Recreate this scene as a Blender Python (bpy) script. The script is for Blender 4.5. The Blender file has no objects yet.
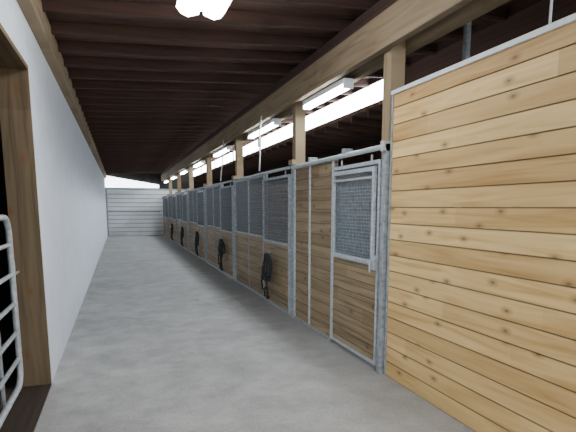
import bpy, bmesh, math, random
from mathutils import Vector, Matrix
random.seed(4)
S = bpy.context.scene
COL = S.collection

# ------------------------------------------------------------ materials
def newmat(name):
    m = bpy.data.materials.new(name); m.use_nodes = True
    nt = m.node_tree; b = nt.nodes['Principled BSDF']
    return m, nt, b
def N(nt, t, **kw):
    n = nt.nodes.new(t)
    for k, v in kw.items(): setattr(n, k, v)
    return n
def ramp(nt, stops):
    r = N(nt, 'ShaderNodeValToRGB')
    cr = r.color_ramp
    while len(cr.elements) < len(stops): cr.elements.new(0.5)
    for e, (p, c) in zip(cr.elements, stops):
        e.position = p; e.color = (*c, 1) if len(c) == 3 else c
    return r
def mathn(nt, op, a, b=None):
    n = N(nt, 'ShaderNodeMath', operation=op)
    for i, v in enumerate((a, b)):
        if v is None: continue
        if isinstance(v, (int, float)): n.inputs[i].default_value = v
        else: nt.links.new(v, n.inputs[i])
    return n.outputs[0]
def mixc(nt, mode, fac, a, b):
    n = N(nt, 'ShaderNodeMix', data_type='RGBA', blend_type=mode)
    if isinstance(fac, (int, float)): n.inputs[0].default_value = fac
    else: nt.links.new(fac, n.inputs[0])
    for i, v in ((6, a), (7, b)):
        if isinstance(v, tuple): n.inputs[i].default_value = (*v, 1)
        else: nt.links.new(v, n.inputs[i])
    return n.outputs[2]

def wood(name, light, dark, run='Y', across='Z', board=0.145, knots=True, knotcol=(0.20,0.08,0.025), seam=0.35, rough=0.6, sc=1.0, vary=0.9):
    m, nt, b = newmat(name)
    g = N(nt, 'ShaderNodeNewGeometry'); s = N(nt, 'ShaderNodeSeparateXYZ')
    nt.links.new(g.outputs['Position'], s.inputs[0])
    R = s.outputs[run]; A = s.outputs[across]
    q = mathn(nt, 'DIVIDE', A, board)
    idx = mathn(nt, 'FLOOR', q)
    fr = mathn(nt, 'FRACT', q)
    wn = N(nt, 'ShaderNodeTexWhiteNoise', noise_dimensions='1D')
    nt.links.new(idx, wn.inputs['W'])
    off = mathn(nt, 'MULTIPLY', wn.outputs['Value'], 37.0)
    c = N(nt, 'ShaderNodeCombineXYZ')
    nt.links.new(mathn(nt, 'ADD', mathn(nt, 'MULTIPLY', R, 0.9*sc), off), c.inputs[0])
    nt.links.new(mathn(nt, 'MULTIPLY', A, 13*sc), c.inputs[1])
    nt.links.new(off, c.inputs[2])
    n1 = N(nt, 'ShaderNodeTexNoise'); n1.inputs['Scale'].default_value = 1.0
    n1.inputs['Detail'].default_value = 5; n1.inputs['Distortion'].default_value = 1.0
    nt.links.new(c.outputs[0], n1.inputs['Vector'])
    r1 = ramp(nt, [(0.28, dark), (0.5, tuple((a*1.3+d*0.7)/2 for a, d in zip(light, dark))), (0.68, light)])
    nt.links.new(n1.outputs['Fac'], r1.inputs[0])
    seg = mathn(nt, 'FLOOR', mathn(nt, 'DIVIDE', mathn(nt, 'ADD', R, off), 2.6))
    wn2 = N(nt, 'ShaderNodeTexWhiteNoise', noise_dimensions='2D')
    c2 = N(nt, 'ShaderNodeCombineXYZ'); nt.links.new(idx, c2.inputs[0]); nt.links.new(seg, c2.inputs[1])
    nt.links.new(c2.outputs[0], wn2.inputs['Vector'])
    r2 = ramp(nt, [(0.0, (0.72,0.64,0.54)), (0.5, (0.95,0.92,0.87)), (1, (1.12,1.12,1.12))])
    nt.links.new(wn2.outputs['Value'], r2.inputs[0])
    col = mixc(nt, 'MULTIPLY', vary, r1.outputs[0], r2.outputs[0])
    if knots:
        ck = N(nt, 'ShaderNodeCombineXYZ')
        nt.links.new(mathn(nt, 'ADD', mathn(nt, 'MULTIPLY', R, 1.7), off), ck.inputs[0])
        nt.links.new(mathn(nt, 'MULTIPLY', A, 3.4), ck.inputs[1])
        v = N(nt, 'ShaderNodeTexVoronoi'); v.inputs['Scale'].default_value = 1.0
        v.voronoi_dimensions = '2D'
        nt.links.new(ck.outputs[0], v.inputs['Vector'])
        rk = ramp(nt, [(0.015, (1,1,1)), (0.045, (0.5,)*3), (0.12, (0,0,0))])
        nt.links.new(v.outputs['Distance'], rk.inputs[0])
        col = mixc(nt, 'MIX', mathn(nt, 'MULTIPLY', rk.outputs[0], 0.85), col, knotcol)
    d = mathn(nt, 'MINIMUM', fr, mathn(nt, 'SUBTRACT', 1.0, fr))
    rs = ramp(nt, [(0.0, (seam*0.6,)*3), (0.055, (1,1,1))])
    nt.links.new(d, rs.inputs[0])
    col = mixc(nt, 'MULTIPLY', 1.0, col, rs.outputs[0])
    nt.links.new(col, b.inputs['Base Color'])
    b.inputs['Roughness'].default_value = rough
    bp = N(nt, 'ShaderNodeBump'); bp.inputs['Strength'].default_value = 0.25; bp.inputs['Distance'].default_value = 0.01
    h = mathn(nt, 'ADD', mathn(nt, 'MULTIPLY', rs.outputs[0], 1.0), mathn(nt, 'MULTIPLY', n1.outputs['Fac'], 0.3))
    nt.links.new(h, bp.inputs['Height']); nt.links.new(bp.outputs[0], b.inputs['Normal'])
    return m

def noisy(name, c1, c2, scale=8, rough=0.7, metal=0.0, bump=0.1, stretch=(1,1,1), detail=6):
    m, nt, b = newmat(name)
    g = N(nt, 'ShaderNodeNewGeometry'); mp = N(nt, 'ShaderNodeMapping')
    mp.inputs['Scale'].default_value = stretch
    nt.links.new(g.outputs['Position'], mp.inputs[0])
    n = N(nt, 'ShaderNodeTexNoise'); n.inputs['Scale'].default_value = scale; n.inputs['Detail'].default_value = detail
    nt.links.new(mp.outputs[0], n.inputs['Vector'])
    r = ramp(nt, [(0.3, c1), (0.7, c2)]); nt.links.new(n.outputs['Fac'], r.inputs[0])
    nt.links.new(r.outputs[0], b.inputs['Base Color'])
    b.inputs['Roughness'].default_value = rough; b.inputs['Metallic'].default_value = metal
    if bump:
        bp = N(nt, 'ShaderNodeBump'); bp.inputs['Strength'].default_value = bump; bp.inputs['Distance'].default_value = 0.02
        nt.links.new(n.outputs['Fac'], bp.inputs['Height']); nt.links.new(bp.outputs[0], b.inputs['Normal'])
    return m
def emis(name, col, s):
    m, nt, b = newmat(name)
    b.inputs['Base Color'].default_value = (*col, 1)
    b.inputs['Emission Color'].default_value = (*col, 1)
    b.inputs['Emission Strength'].default_value = s
    return m

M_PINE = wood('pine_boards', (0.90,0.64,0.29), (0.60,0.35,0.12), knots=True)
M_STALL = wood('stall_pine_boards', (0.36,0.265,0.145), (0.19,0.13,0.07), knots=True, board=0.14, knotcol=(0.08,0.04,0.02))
M_PART = wood('partition_boards', (0.30,0.22,0.13), (0.15,0.10,0.06), run='X', board=0.14)
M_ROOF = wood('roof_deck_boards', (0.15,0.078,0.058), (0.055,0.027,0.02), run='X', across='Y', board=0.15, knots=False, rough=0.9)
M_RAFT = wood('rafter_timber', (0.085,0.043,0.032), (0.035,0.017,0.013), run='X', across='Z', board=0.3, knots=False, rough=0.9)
M_BEAM = wood('beam_timber', (0.36,0.27,0.17), (0.20,0.14,0.085), board=0.6, knots=False, rough=0.8)
M_POST = wood('post_timber', (0.46,0.36,0.23), (0.27,0.20,0.12), run='Z', across='Y', board=0.5, knots=False, rough=0.8)
M_JAMB = wood('jamb_timber', (0.24,0.18,0.11), (0.11,0.08,0.048), run='Z', across='X', board=0.5, knots=True, rough=0.8)
M_SILL = wood('sill_timber', (0.07,0.05,0.035), (0.03,0.022,0.016), run='Y', across='X', board=0.5, knots=False, rough=0.9)
M_GALV = noisy('galvanised_steel', (0.24,0.26,0.27), (0.46,0.49,0.51), 25, 0.55, 0.25, 0.05)
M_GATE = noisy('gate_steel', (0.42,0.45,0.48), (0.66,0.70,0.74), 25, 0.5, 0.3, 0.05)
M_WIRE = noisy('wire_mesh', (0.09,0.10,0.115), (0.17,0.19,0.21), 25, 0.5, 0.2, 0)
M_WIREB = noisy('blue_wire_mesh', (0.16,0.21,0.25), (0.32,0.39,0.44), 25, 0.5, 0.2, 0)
M_WALL = noisy('white_painted_wall', (0.78,0.85,0.96), (0.87,0.92,0.99), 3.5, 0.75, 0, 0.2)
M_CAP = noisy('white_cap', (0.75,0.78,0.80), (0.9,0.92,0.93), 10, 0.5, 0, 0)
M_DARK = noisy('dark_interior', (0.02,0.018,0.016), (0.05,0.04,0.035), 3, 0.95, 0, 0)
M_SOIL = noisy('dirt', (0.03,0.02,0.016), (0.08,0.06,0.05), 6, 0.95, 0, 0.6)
M_ROPE = noisy('black_rope', (0.008,0.008,0.01), (0.03,0.03,0.035), 30, 0.7, 0, 0.1)
M_WROPE = noisy('white_cord', (0.65,0.65,0.62), (0.85,0.85,0.82), 30, 0.7, 0, 0)
M_BACK = noisy('pale_blue_siding', (0.20,0.29,0.38), (0.34,0.44,0.53), 2, 0.6, 0, 0)
M_SKY = emis('daylit_clerestory_panel', (0.88,0.95,1.0), 22.0)
M_BULB = emis('lamp_glow', (0.93,0.98,1.0), 28.0)
M_TUBE = emis('fluorescent_tube_glow', (0.90,0.96,1.0), 60.0)
M_DOORLT = emis('door_gap_daylight', (0.85,0.95,1.0), 7.0)

def concrete():
    m, nt, b = newmat('concrete_floor')
    g = N(nt, 'ShaderNodeNewGeometry'); s = N(nt, 'ShaderNodeSeparateXYZ'); nt.links.new(g.outputs['Position'], s.inputs[0])
    n1 = N(nt, 'ShaderNodeTexNoise'); n1.inputs['Scale'].default_value = 0.8; n1.inputs['Detail'].default_value = 8; n1.inputs['Roughness'].default_value = 0.65
    nt.links.new(g.outputs['Position'], n1.inputs['Vector'])
    n2 = N(nt, 'ShaderNodeTexNoise'); n2.inputs['Scale'].default_value = 3.2; n2.inputs['Detail'].default_value = 8; n2.inputs['Roughness'].default_value = 0.7
    nt.links.new(g.outputs['Position'], n2.inputs['Vector'])
    r1 = ramp(nt, [(0.3, (0.39,0.39,0.38)), (0.7, (0.58,0.575,0.56))]); nt.links.new(n1.outputs['Fac'], r1.inputs[0])
    r2 = ramp(nt, [(0.3, (0.78,)*3), (0.65, (1.06,)*3)]); nt.links.new(n2.outputs['Fac'], r2.inputs[0])
    col = mixc(nt, 'MULTIPLY', 1, r1.outputs[0], r2.outputs[0])
    n3 = N(nt, 'ShaderNodeTexNoise'); n3.inputs['Scale'].default_value = 45; nt.links.new(g.outputs['Position'], n3.inputs['Vector'])
    r3 = ramp(nt, [(0.3, (0.80,)*3), (0.6, (1,1,1))]); nt.links.new(n3.outputs['Fac'], r3.inputs[0])
    col = mixc(nt, 'MULTIPLY', 0.9, col, r3.outputs[0])
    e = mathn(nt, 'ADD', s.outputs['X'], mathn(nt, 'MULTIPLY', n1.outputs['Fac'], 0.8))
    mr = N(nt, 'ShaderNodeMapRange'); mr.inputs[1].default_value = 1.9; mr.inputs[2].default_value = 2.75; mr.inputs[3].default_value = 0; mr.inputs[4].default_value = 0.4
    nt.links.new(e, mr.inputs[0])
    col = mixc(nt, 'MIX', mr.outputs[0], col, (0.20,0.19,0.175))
    v = N(nt, 'ShaderNodeTexVoronoi'); v.inputs['Scale'].default_value = 1.1; nt.links.new(g.outputs['Position'], v.inputs['Vector'])
    rv = ramp(nt, [(0.02, (0.45,)*3), (0.06, (1,1,1))]); nt.links.new(v.outputs['Distance'], rv.inputs[0])
    col = mixc(nt, 'MULTIPLY', 0.8, col, rv.outputs[0])
    nt.links.new(col, b.inputs['Base Color']); b.inputs['Roughness'].default_value = 0.6
    bp = N(nt, 'ShaderNodeBump'); bp.inputs['Strength'].default_value = 0.2; bp.inputs['Distance'].default_value = 0.01
    nt.links.new(n2.outputs['Fac'], bp.inputs['Height']); nt.links.new(bp.outputs[0], b.inputs['Normal'])
    return m
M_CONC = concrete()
M_SIDE = noisy('white_panel_siding', (0.78,0.82,0.82), (0.92,0.94,0.94), 1.5, 0.5, 0, 0)

# ------------------------------------------------------------ geometry helpers
class Mesh:
    def __init__(self): self.bm = bmesh.new(); self.mats = []
    def mi(self, m):
        if m not in self.mats: self.mats.append(m)
        return self.mats.index(m)
    def prism(self, pts8, mat):
        i = self.mi(mat); v = [self.bm.verts.new(p) for p in pts8]
        for f in ((0,1,3,2),(4,6,7,5),(0,4,5,1),(2,3,7,6),(0,2,6,4),(1,5,7,3)):
            fc = self.bm.faces.new([v[k] for k in f]); fc.material_index = i
    def box(self, x0, x1, y0, y1, z0, z1, mat):
        self.prism([(x, y, z) for x in (x0, x1) for y in (y0, y1) for z in (z0, z1)], mat)
    def tube(self, pts, r, mat, seg=8, closed=False):
        i = self.mi(mat); pts = [Vector(p) for p in pts]; n = len(pts); rings = []
        up = None
        for k, p in enumerate(pts):
            if closed: t = (pts[(k+1) % n]-pts[k-1]).normalized()
            else: t = (pts[min(k+1, n-1)]-pts[max(k-1, 0)]).normalized()
            if up is None:
                up = Vector((0,0,1)) if abs(t.z) < 0.9 else Vector((1,0,0))
            a = t.cross(up).normalized()
            if a.length < 1e-4: a = t.cross(Vector((0,1,0))).normalized()
            bb = a.cross(t).normalized(); up = bb
            rings.append([self.bm.verts.new(p + a*math.cos(2*math.pi*j/seg)*r + bb*math.sin(2*math.pi*j/seg)*r) for j in range(seg)])
        rng = range(n if closed else n-1)
        for k in rng:
            A, B = rings[k], rings[(k+1) % n]
            for j in range(seg):
                f = self.bm.faces.new([A[j], A[(j+1) % seg], B[(j+1) % seg], B[j]]); f.material_index = i; f.smooth = True
        if not closed:
            for rr in (rings[0][::-1], rings[-1]):
                f = self.bm.faces.new(rr); f.material_index = i
    def lathe(self, c, prof, mat, seg=24):
        i = self.mi(mat); rings = []
        for (r, z) in prof:
            rings.append([self.bm.verts.new((c[0]+r*math.cos(2*math.pi*j/seg), c[1]+r*math.sin(2*math.pi*j/seg), c[2]+z)) for j in range(seg)])
        for a, b in zip(rings, rings[1:]):
            for j in range(seg):
                f = self.bm.faces.new([a[j], a[(j+1) % seg], b[(j+1) % seg], b[j]]); f.material_index = i; f.smooth = True
        for rr in (rings[0], rings[-1]):
            f = self.bm.faces.new(rr); f.material_index = i
    def done(self, name, bevel=0.0, parent=None):
        bmesh.ops.recalc_face_normals(self.bm, faces=self.bm.faces[:])
        me = bpy.data.meshes.new(name); self.bm.to_mesh(me); self.bm.free()
        for m in self.mats: me.materials.append(m)
        o = bpy.data.objects.new(name, me); COL.objects.link(o)
        if bevel:
            md = o.modifiers.new('bevel', 'BEVEL'); md.width = bevel; md.segments = 2; md.limit_method = 'ANGLE'
        if parent: o.parent = parent
        return o

XL, XR = -0.66, 2.35
YN, YF = -3.0, 29.0
CLX = 4.0
def roofz(x): return 3.45 + 0.05*(x+0.68)
def lowz(x): return 3.20 - 0.07*(x-CLX)

# ------------------------------------------------------------ floor
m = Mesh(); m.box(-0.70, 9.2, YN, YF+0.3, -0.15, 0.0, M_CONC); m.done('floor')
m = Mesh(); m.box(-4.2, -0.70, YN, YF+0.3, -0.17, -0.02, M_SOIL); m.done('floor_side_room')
m = Mesh(); m.box(-30, 40, -40, YN, -0.2, -0.03, noisy('yard_gravel', (0.35,0.34,0.32), (0.5,0.49,0.47), 6, 0.9, 0, 0.3)); m.done('ground_yard')

# ------------------------------------------------------------ left wall with door opening
DJ = 4.72; WT = 0.22
m = Mesh()
m.box(XL-WT, XL, DJ+0.03, YF, 0, 3.15, M_WALL)
m.box(XL-WT, XL, 2.0, DJ+0.03, 2.76, 3.15, M_WALL)
m.box(XL-WT, XL, YN, 2.0, 0, 3.15, M_WALL)
m.done('wall_left')
m = Mesh()
m.box(XL-WT-0.01, XL+0.004, DJ, DJ+0.03, 0, 2.72, M_JAMB)
m.box(XL-WT-0.01, XL+0.004, 1.97, DJ+0.03, 2.72, 2.76, M_JAMB)
m.box(XL-WT-0.01, XL+0.004, 1.97, 2.00, 0, 2.72, M_JAMB)
m.box(XL-WT-0.01, XL+0.004, 2.00, DJ, -0.02, 0.015, M_SILL)
m.done('door_1_frame', 0.003)
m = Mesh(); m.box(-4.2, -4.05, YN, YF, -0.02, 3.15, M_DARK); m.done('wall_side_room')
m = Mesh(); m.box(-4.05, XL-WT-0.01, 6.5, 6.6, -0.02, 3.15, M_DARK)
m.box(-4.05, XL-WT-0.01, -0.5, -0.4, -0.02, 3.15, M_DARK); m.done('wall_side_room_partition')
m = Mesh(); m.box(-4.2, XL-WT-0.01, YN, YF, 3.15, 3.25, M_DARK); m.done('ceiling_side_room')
m = Mesh(); m.box(XL-WT, XL+0.10, YN, YF, 3.15, 3.40, M_BEAM); m.done('trim_1', 0.008)

# ------------------------------------------------------------ gate in side door
def rrect_pts(x, y0, y1, z0, z1, r, n=6):
    P = []
    for (cy, cz, a0) in ((y1-r, z1-r, 0), (y0+r, z1-r, 90), (y0+r, z0+r, 180), (y1-r, z0+r, 270)):
        for k in range(n+1):
            a = math.radians(a0+90*k/n); P.append((x, cy+r*math.cos(a), cz+r*math.sin(a)))
    return P
m = Mesh()
gx = -0.845
GE = 4.45
m.tube(rrect_pts(gx, 2.25, GE, 0.14, 1.52, 0.14), 0.024, M_GATE, 10, True)
for z in (0.36, 0.58, 0.82, 1.06, 1.30):
    m.tube([(gx, 2.26, z), (gx, GE-0.01, z)], 0.017, M_GATE)
for y in (2.8, 3.9):
    m.tube([(gx-0.02, y, 0.15), (gx-0.02, y, 1.51)], 0.016, M_GATE)
m.tube([(gx, GE, 1.05), (gx, DJ-0.01, 1.05)], 0.012, M_GATE)
m.tube([(gx, GE+0.08, 1.05), (gx, GE+0.08, 1.15)], 0.012, M_GATE)
m.done('metal_gate')

# ------------------------------------------------------------ far end wall : horizontal panel door
m = Mesh()
z = 0.02
while z < 2.55:
    m.prism([(XL+0.02, YF-0.02, z), (XL+0.02, YF-0.06, z+0.19), (XL+0.02, YF+0.06, z), (XL+0.02, YF+0.06, z+0.20),
             (9.0, YF-0.02, z), (9.0, YF-0.06, z+0.19), (9.0, YF+0.06, z), (9.0, YF+0.06, z+0.20)], M_SIDE)
    z += 0.23
m.box(XL, 9.0, YF+0.06, YF+0.10, 0, 2.62, M_GALV)
m.box(XL, XL+0.08, YF-0.12, YF-0.05, 0, 2.62, M_GALV)
m.box(XL, 2.2, YF-0.12, YF-0.05, 1.32, 1.38, M_GALV)
m.box(XL, 2.2, YF-0.12, YF-0.05, 2.56, 2.64, M_GALV)
m.done('wall_far')
m = Mesh()
m.prism([(XL+0.02, YF+0.02, 2.66), (XL+0.02, YF+0.02, 3.30), (XL+0.02, YF+0.06, 2.66), (XL+0.02, YF+0.06, 3.30),
         (2.2, YF+0.02, 2.66), (2.2, YF+0.02, 2.84), (2.2, YF+0.06, 2.66), (2.2, YF+0.06, 2.84)], M_DOORLT)
m.done('far_gap_glow')  # emissive wedge standing in for sky light in the gap above the far wall
m = Mesh(); m.box(XL, 9.0, YF+0.10, YF+0.2, 2.62, 3.72, M_DARK); m.done('wall_far_gable')
m = Mesh(); m.box(9.0, 9.15, YN, YF, 0, 2.85, M_DARK); m.done('wall_right')

# ------------------------------------------------------------ roof
m = Mesh()
def slab(fn, x0, x1, y0, y1):
    m.prism([(x0,y0,fn(x0)), (x0,y0,fn(x0)+0.06), (x0,y1,fn(x0)), (x0,y1,fn(x0)+0.06),
             (x1,y0,fn(x1)), (x1,y0,fn(x1)+0.06), (x1,y1,fn(x1)), (x1,y1,fn(x1)+0.06)], M_ROOF)
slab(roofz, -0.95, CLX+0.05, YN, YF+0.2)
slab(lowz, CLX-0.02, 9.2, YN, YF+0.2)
m.done('ceiling')
m = Mesh()
y = -2.8; w = 0.05
while y < YF:
    b_ = roofz(CLX)
    a = roofz(XL+0.1)
    m.prism([(XL+0.1,y,a-0.12), (XL+0.1,y,a-0.002), (XL+0.1,y+w,a-0.12), (XL+0.1,y+w,a-0.002),
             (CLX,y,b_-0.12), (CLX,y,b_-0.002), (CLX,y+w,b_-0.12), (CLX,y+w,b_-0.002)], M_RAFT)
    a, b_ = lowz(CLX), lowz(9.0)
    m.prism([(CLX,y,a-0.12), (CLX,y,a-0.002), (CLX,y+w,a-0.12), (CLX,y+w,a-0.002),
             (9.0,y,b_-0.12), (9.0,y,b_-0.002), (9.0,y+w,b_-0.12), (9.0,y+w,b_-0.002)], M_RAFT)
    y += 0.61
m.done('roof_rafters')
m = Mesh()
m.box(CLX, CLX+0.04, YN, 7.1, 3.26, roofz(CLX), M_RAFT)
y = 7.1
while y < YF-0.5:
    y1 = min(y+3.5, YF)
    m.box(CLX+0.02, CLX+0.03, y, y1, 3.27, 3.60, M_SKY)
    m.box(CLX, CLX+0.06, y1, y1+0.12, 3.24, 3.68, M_RAFT)
    m.box(CLX, CLX+0.05, y, y1, 3.58, 3.68, M_RAFT)
    y = y1+0.12
m.done('window_clerestory')

# ------------------------------------------------------------ main beam + posts
m = Mesh()
m.box(XR-0.02, XR+0.06, YN, YF, 3.02, 3.34, M_BEAM)
m.box(XR+0.22, XR+0.30, YN, YF, 3.02, 3.34, M_BEAM)
m.box(XR+0.0, XR+0.28, YN, YF, 3.34, 3.47, M_RAFT)
m.done('roof_beam', 0.006)
STALL0, PITCH = 6.62, 3.73
post_y = [-0.2, 4.16] + [STALL0+PITCH*k+0.12 for k in range(6)]
m = Mesh()
for yy in post_y:
    m.box(XR+0.065, XR+0.215, yy, yy+0.14, 0, 3.33, M_POST)
m.done('support_posts', 0.006)

# ------------------------------------------------------------ near pine wall
m = Mesh()
z = 0.0
while z < 2.56:
    z1 = min(z+0.145, 2.58)
    m.box(XR, XR+0.045, YN, 3.98, z+0.002, z1-0.001, M_PINE); z = z1
m.done('wall_right_pine_boards', 0.004)
m = Mesh(); m.box(XR-0.02, XR+0.058, YN, 4.0, 2.58, 2.615, M_CAP); m.box(XR-0.012, XR+0.05, 3.98, 4.0, 0, 2.58, M_GALV); m.done('trim_2', 0.003)

# ------------------------------------------------------------ mesh infill
def wiremesh(m, x, y0, y1, z0, z1, sp=0.05, r=0.0035, mat=None):
    mat = mat or M_WIRE
    n = int(round((y1-y0)/sp))
    for k in range(1, n):
        y = y0+(y1-y0)*k/n; m.box(x-r, x+r, y-r, y+r, z0, z1, mat)
    n = int(round((z1-z0)/sp))
    for k in range(1, n):
        z = z0+(z1-z0)*k/n; m.box(x-r*1.3, x+r*0.6, y0, y1, z-r, z+r, mat)
def boards(m, x0, x1, y0, y1, z0, z1, mat=M_STALL, b=0.14):
    z = z0
    while z < z1-0.01:
        zz = min(z+b, z1); m.box(x0, x1, y0, y1, z+0.002, zz-0.002, mat); z = zz

def door(name, y0, y1, x, ztop=2.02, zmid=1.05, near=False):
    m = Mesh(); t = 0.04; w = 0.035
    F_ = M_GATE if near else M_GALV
    m.box(x, x+t, y0, y0+w, 0.05, ztop, F_); m.box(x, x+t, y1-w, y1, 0.05, ztop, F_)
    m.box(x, x+t, y0+w, y1-w, ztop-w, ztop, F_); m.box(x, x+t, y0+w, y1-w, 0.05, 0.05+w, F_)
    m.box(x, x+t, y0+w, y1-w, zmid-w/2, zmid+w/2, F_)
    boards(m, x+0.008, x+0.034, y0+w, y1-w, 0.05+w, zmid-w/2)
    if near:
        G = M_GATE
        m.box(x-0.03, x-0.002, y0+0.06, y0+0.10, zmid, ztop-0.06, G)
        m.box(x-0.03, x-0.002, y1-0.10, y1-0.06, zmid, ztop-0.06, G)
        m.box(x-0.03, x-0.002, y0+0.10, y1-0.10, zmid, zmid+0.04, G)
        m.box(x-0.03, x-0.002, y0+0.10, y1-0.10, ztop-0.10, ztop-0.06, G)
        m.box(x-0.035, x-0.001, y0+0.05, y1-0.05, ztop-0.17, ztop-0.15, G)
        wiremesh(m, x+0.02, y0+w, y1-w, zmid+w/2, ztop-w, 0.035, 0.004, M_WIREB)
        m.box(x-0.05, x, y0+0.0, y0+0.05, 1.0, 1.14, G)
        m.tube([(x-0.01, y0+0.03, 1.1), (x-0.07, y0+0.03, 1.1), (x-0.07, y0+0.03, 0.98)], 0.009, G)
    else:
        wiremesh(m, x+0.02, y0+w, y1-w, zmid+w/2, ztop-w, 0.045, 0.0045)
    for yy in (y0+0.2, y1-0.2):
        m.tube([(x+0.02, yy, ztop), (x+0.02, yy, ztop+0.06)], 0.012, M_GALV)
    return m.done(name, 0.002)

near_door = door('stall_door', 4.13, 5.21, XR-0.035, ztop=2.04, near=True)
m = Mesh()
boards(m, XR+0.0, XR+0.04, 5.24, 6.58, 0.03, 2.13)
for yy in (5.26, 5.98, 6.56):
    m.box(XR-0.02, XR+0.05, yy-0.014, yy+0.014, 0, 2.17, M_GATE)
m.box(XR-0.02, XR+0.05, 5.24, 6.58, 2.12, 2.17, M_GALV)
m.box(XR-0.02, XR+0.05, 5.24, 6.58, 0.0, 0.04, M_GALV)
m.done('side_panel', 0.004, near_door)
m = Mesh()
m.box(XR-0.045, XR+0.05, 4.02, 4.085, 0, 2.17, M_GALV)
m.tube([(XR-0.03, 4.02, 2.145), (XR-0.03, 6.6, 2.145)], 0.026, M_GATE, 10)
m.box(XR-0.08, XR+0.05, 4.02, 4.06, 2.10, 2.19, M_GATE)
for yy in (4.9, 5.9):
    m.box(XR-0.05, XR+0.06, yy, yy+0.05, 2.17, 2.22, M_GALV)
m.done('door_track', 0.004, near_door)

# ------------------------------------------------------------ ropes
def lead_rope(y, x, ztop, seed):
    rnd = random.Random(seed); m = Mesh()
    m.tube([(XR-0.065, y, ztop+0.03), (x, y, ztop+0.03), (x, y, ztop-0.02), (x+0.02, y, ztop-0.03)], 0.008, M_GALV)
    for k in range(5):
        w = 0.10+0.022*k; h = 0.15+0.08*rnd.random(); dy = rnd.uniform(-0.12, 0.12)
        P = []
        for j in range(24):
            a = 2*math.pi*j/24
            zz = ztop - h + h*math.cos(a); ww = w*math.sin(a)*(0.5+0.5*(1-math.cos(a))/2)*1.5
            P.append((x-0.02+0.010*(k-3) - 0.008*math.cos(3*a), y+ww+dy*(1-math.cos(a))/2, zz))
        m.tube(P, 0.015, M_ROPE, 7, True)
    for k, (zc, rr) in enumerate(((ztop-0.46, 0.15), (ztop-0.26, 0.11), (ztop-0.60, 0.09))):
        P = [(x-0.065+0.012*math.sin(2*j), y+0.04-0.05*k+rr*math.cos(2*math.pi*j/18), zc+rr*0.8*math.sin(2*math.pi*j/18)) for j in range(18)]
        m.tube(P, 0.015, M_ROPE, 6, True)
    P = [(x-0.03, y-0.06+0.07*math.sin(t*3.1), ztop-0.05-t*0.62) for t in [i/12 for i in range(13)]]
    m.tube(P, 0.015, M_ROPE, 7)
    m.lathe((x-0.03, y-0.06+0.07*math.sin(3.1), ztop-0.72), [(0.010,0.06),(0.026,0.05),(0.026,0.01),(0.012,0)], M_ROPE, 10)
    return m.done('lead_rope_and_halter')

for k in range(6):
    y0 = STALL0+PITCH*k; y1 = y0+PITCH
    if y1 > YF-0.15: y1 = YF-0.15
    d1 = y0+1.45
    m = Mesh()
    for yy in (y0, d1):
        m.box(XR-0.03, XR+0.05, yy-0.005, yy+0.035, 0, 2.18, M_GALV)
    m.box(XR-0.01, XR+0.04, d1+0.035, y1-0.01, 2.10, 2.14, M_GALV)
    m.box(XR-0.01, XR+0.04, d1+0.035, y1-0.01, 1.07, 1.10, M_GALV)
    m.box(XR-0.01, XR+0.04, d1+0.035, y1-0.01, 0.0, 0.05, M_GALV)
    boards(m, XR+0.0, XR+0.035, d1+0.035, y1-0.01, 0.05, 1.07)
    wiremesh(m, XR+0.015, d1+0.035, y1-0.01, 1.10, 2.10, 0.045, 0.0045)
    mid = (d1+y1)/2
    m.box(XR-0.012, XR+0.042, mid-0.012, mid+0.012, 0.05, 2.1, M_GALV)
    m.tube([(XR-0.045, y0+0.02, 2.15), (XR-0.045, y1-0.1, 2.15)], 0.022, M_GALV, 10)
    m.box(XR-0.05, XR+0.05, y0-0.06, y0+0.10, 2.185, 2.25, M_POST)
    m.done('stall_front', 0.002)
    door('stall_door', y0+0.06, d1-0.03, XR-0.06, ztop=2.06)
    if k < 5: lead_rope(y0+0.85, XR-0.13, 0.86, k)

m = Mesh()
for k in range(-1, 6):
    yy = (4.32 if k < 0 else STALL0+PITCH*k+0.28)
    boards(m, XR+0.26, 5.95, yy, yy+0.04, 0.0, 2.1, M_PART, 0.14)
m.done('stall_partitions')
m = Mesh()
yy = 4.0
while yy < YF-0.2:
    m.box(6.0, 6.04, yy, yy+0.20, 0, 2.25, M_BACK); m.box(5.985, 6.05, yy+0.20, yy+0.23, 0, 2.25, M_BACK); yy += 0.23
m.done('wall_stall_back')

# ------------------------------------------------------------ fluorescent fixtures
def ceiling_fixture(x, y0, y1, z):
    m = Mesh()
    m.box(x-0.09, x+0.09, y0, y1, z-0.05, z, M_CAP)
    m.box(x-0.03, x+0.03, y0, y1, z-0.07, z-0.05, M_BULB)
    for s in (-1, 1):
        xs = [(0.02, -0.05), (0.09, -0.05), (0.20, -0.02), (0.21, -0.06), (0.17, -0.11), (0.11, -0.13), (0.02, -0.10)]
        i = m.mi(M_BULB); A = [m.bm.verts.new((x+s*a, y0, z+b)) for a, b in xs]; B = [m.bm.verts.new((x+s*a, y1, z+b)) for a, b in xs]
        n = len(xs)
        for j in range(n):
            f = m.bm.faces.new([A[j], A[(j+1) % n], B[(j+1) % n], B[j]]); f.material_index = i
        for rr in (A, B[::-1]):
            f = m.bm.faces.new(rr); f.material_index = i
    for yy in (y0+0.15, y1-0.15):
        m.tube([(x, yy, z), (x, yy, roofz(x)-0.005)], 0.006, M_GALV)
    m.done('fluorescent_ceiling_light', 0)
ceiling_fixture(0.75, 3.25, 4.52, 3.34)
ceiling_fixture(0.75, -1.5, -0.3, 3.34)  # unseen lamp added behind the camera to light the near end

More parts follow.
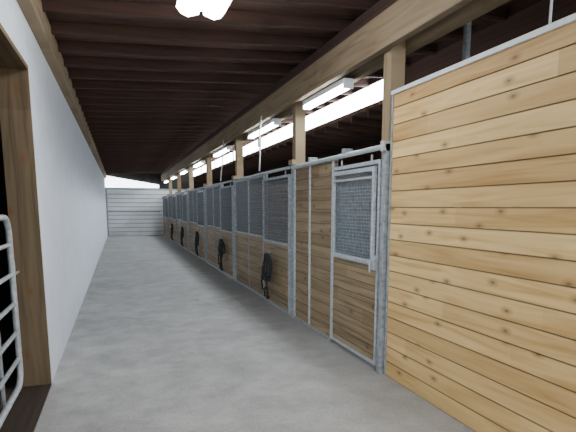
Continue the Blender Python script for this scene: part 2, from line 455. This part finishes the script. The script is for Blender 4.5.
def strip(y0, y1, x=XR+0.14, z=3.02):
    m = Mesh()
    m.box(x-0.06, x+0.06, y0, y1, z-0.06, z-0.002, M_CAP)
    for dx in (-0.035, 0.035):
        m.tube([(x+dx, y0+0.03, z-0.085), (x+dx, y1-0.03, z-0.085)], 0.018, M_TUBE, 10)
    for yy in (y0, y1-0.02):
        m.box(x-0.06, x+0.06, yy, yy+0.02, z-0.11, z-0.06, M_CAP)
    m.done('fluorescent_strip_light', 0)
strip(5.2, 6.5)
for k in range(6):
    a = STALL0+PITCH*k+1.2
    strip(a, a+1.7)

m = Mesh()
P = [(XR-0.035, 8.15, 3.10), (XR-0.04, 8.17, 3.02), (XR-0.05, 8.22, 2.8), (XR-0.06, 8.16, 2.5), (XR-0.075, 8.13, 2.35), (XR-0.085, 8.12, 2.20)]
m.tube(P, 0.014, M_WROPE, 8)
m.box(XR-0.09, XR-0.05, 8.12, 8.20, 2.60, 2.72, M_WROPE)
m.done('hanging_cord')
m = Mesh()
m.tube([(XR-0.035, 11.3, 3.10), (XR-0.04, 11.4, 2.7), (XR-0.06, 11.5, 2.4), (XR-0.08, 11.5, 2.2)], 0.014, M_WROPE, 8)
m.done('hanging_cord')
m = Mesh()
m.tube([(3.3, 4.25, 3.5), (3.3, 4.25, 0.0)], 0.035, M_GATE, 12); m.done('steel_conduit')
m = Mesh(); m.tube([(XR+0.14, 2.45, 3.30), (XR+0.14, 2.45, 2.66), (XR+0.10, 2.45, 2.62), (XR+0.06, 2.45, 2.60)], 0.008, M_WROPE, 8); m.done('electrical_conduit')

# ------------------------------------------------------------ world
w = bpy.data.worlds.new('World'); S.world = w; w.use_nodes = True
bg = w.node_tree.nodes['Background']; bg.inputs[0].default_value = (0.82,0.91,1.0,1); bg.inputs[1].default_value = 6.0

# ------------------------------------------------------------ camera
cam = bpy.data.cameras.new('camera'); co = bpy.data.objects.new('camera', cam); COL.objects.link(co)
cam.sensor_width = 36; cam.lens = 490/576*36
cam.shift_y = 64.5/576
cam.clip_start = 0.05
yaw, pit = math.radians(18.85), math.radians(8.53)
F = Vector((math.sin(yaw)*math.cos(pit), math.cos(yaw)*math.cos(pit), -math.sin(pit)))
co.location = (0, 0, 1.6)
co.rotation_euler = F.to_track_quat('-Z', 'Y').to_euler()
S.camera = co
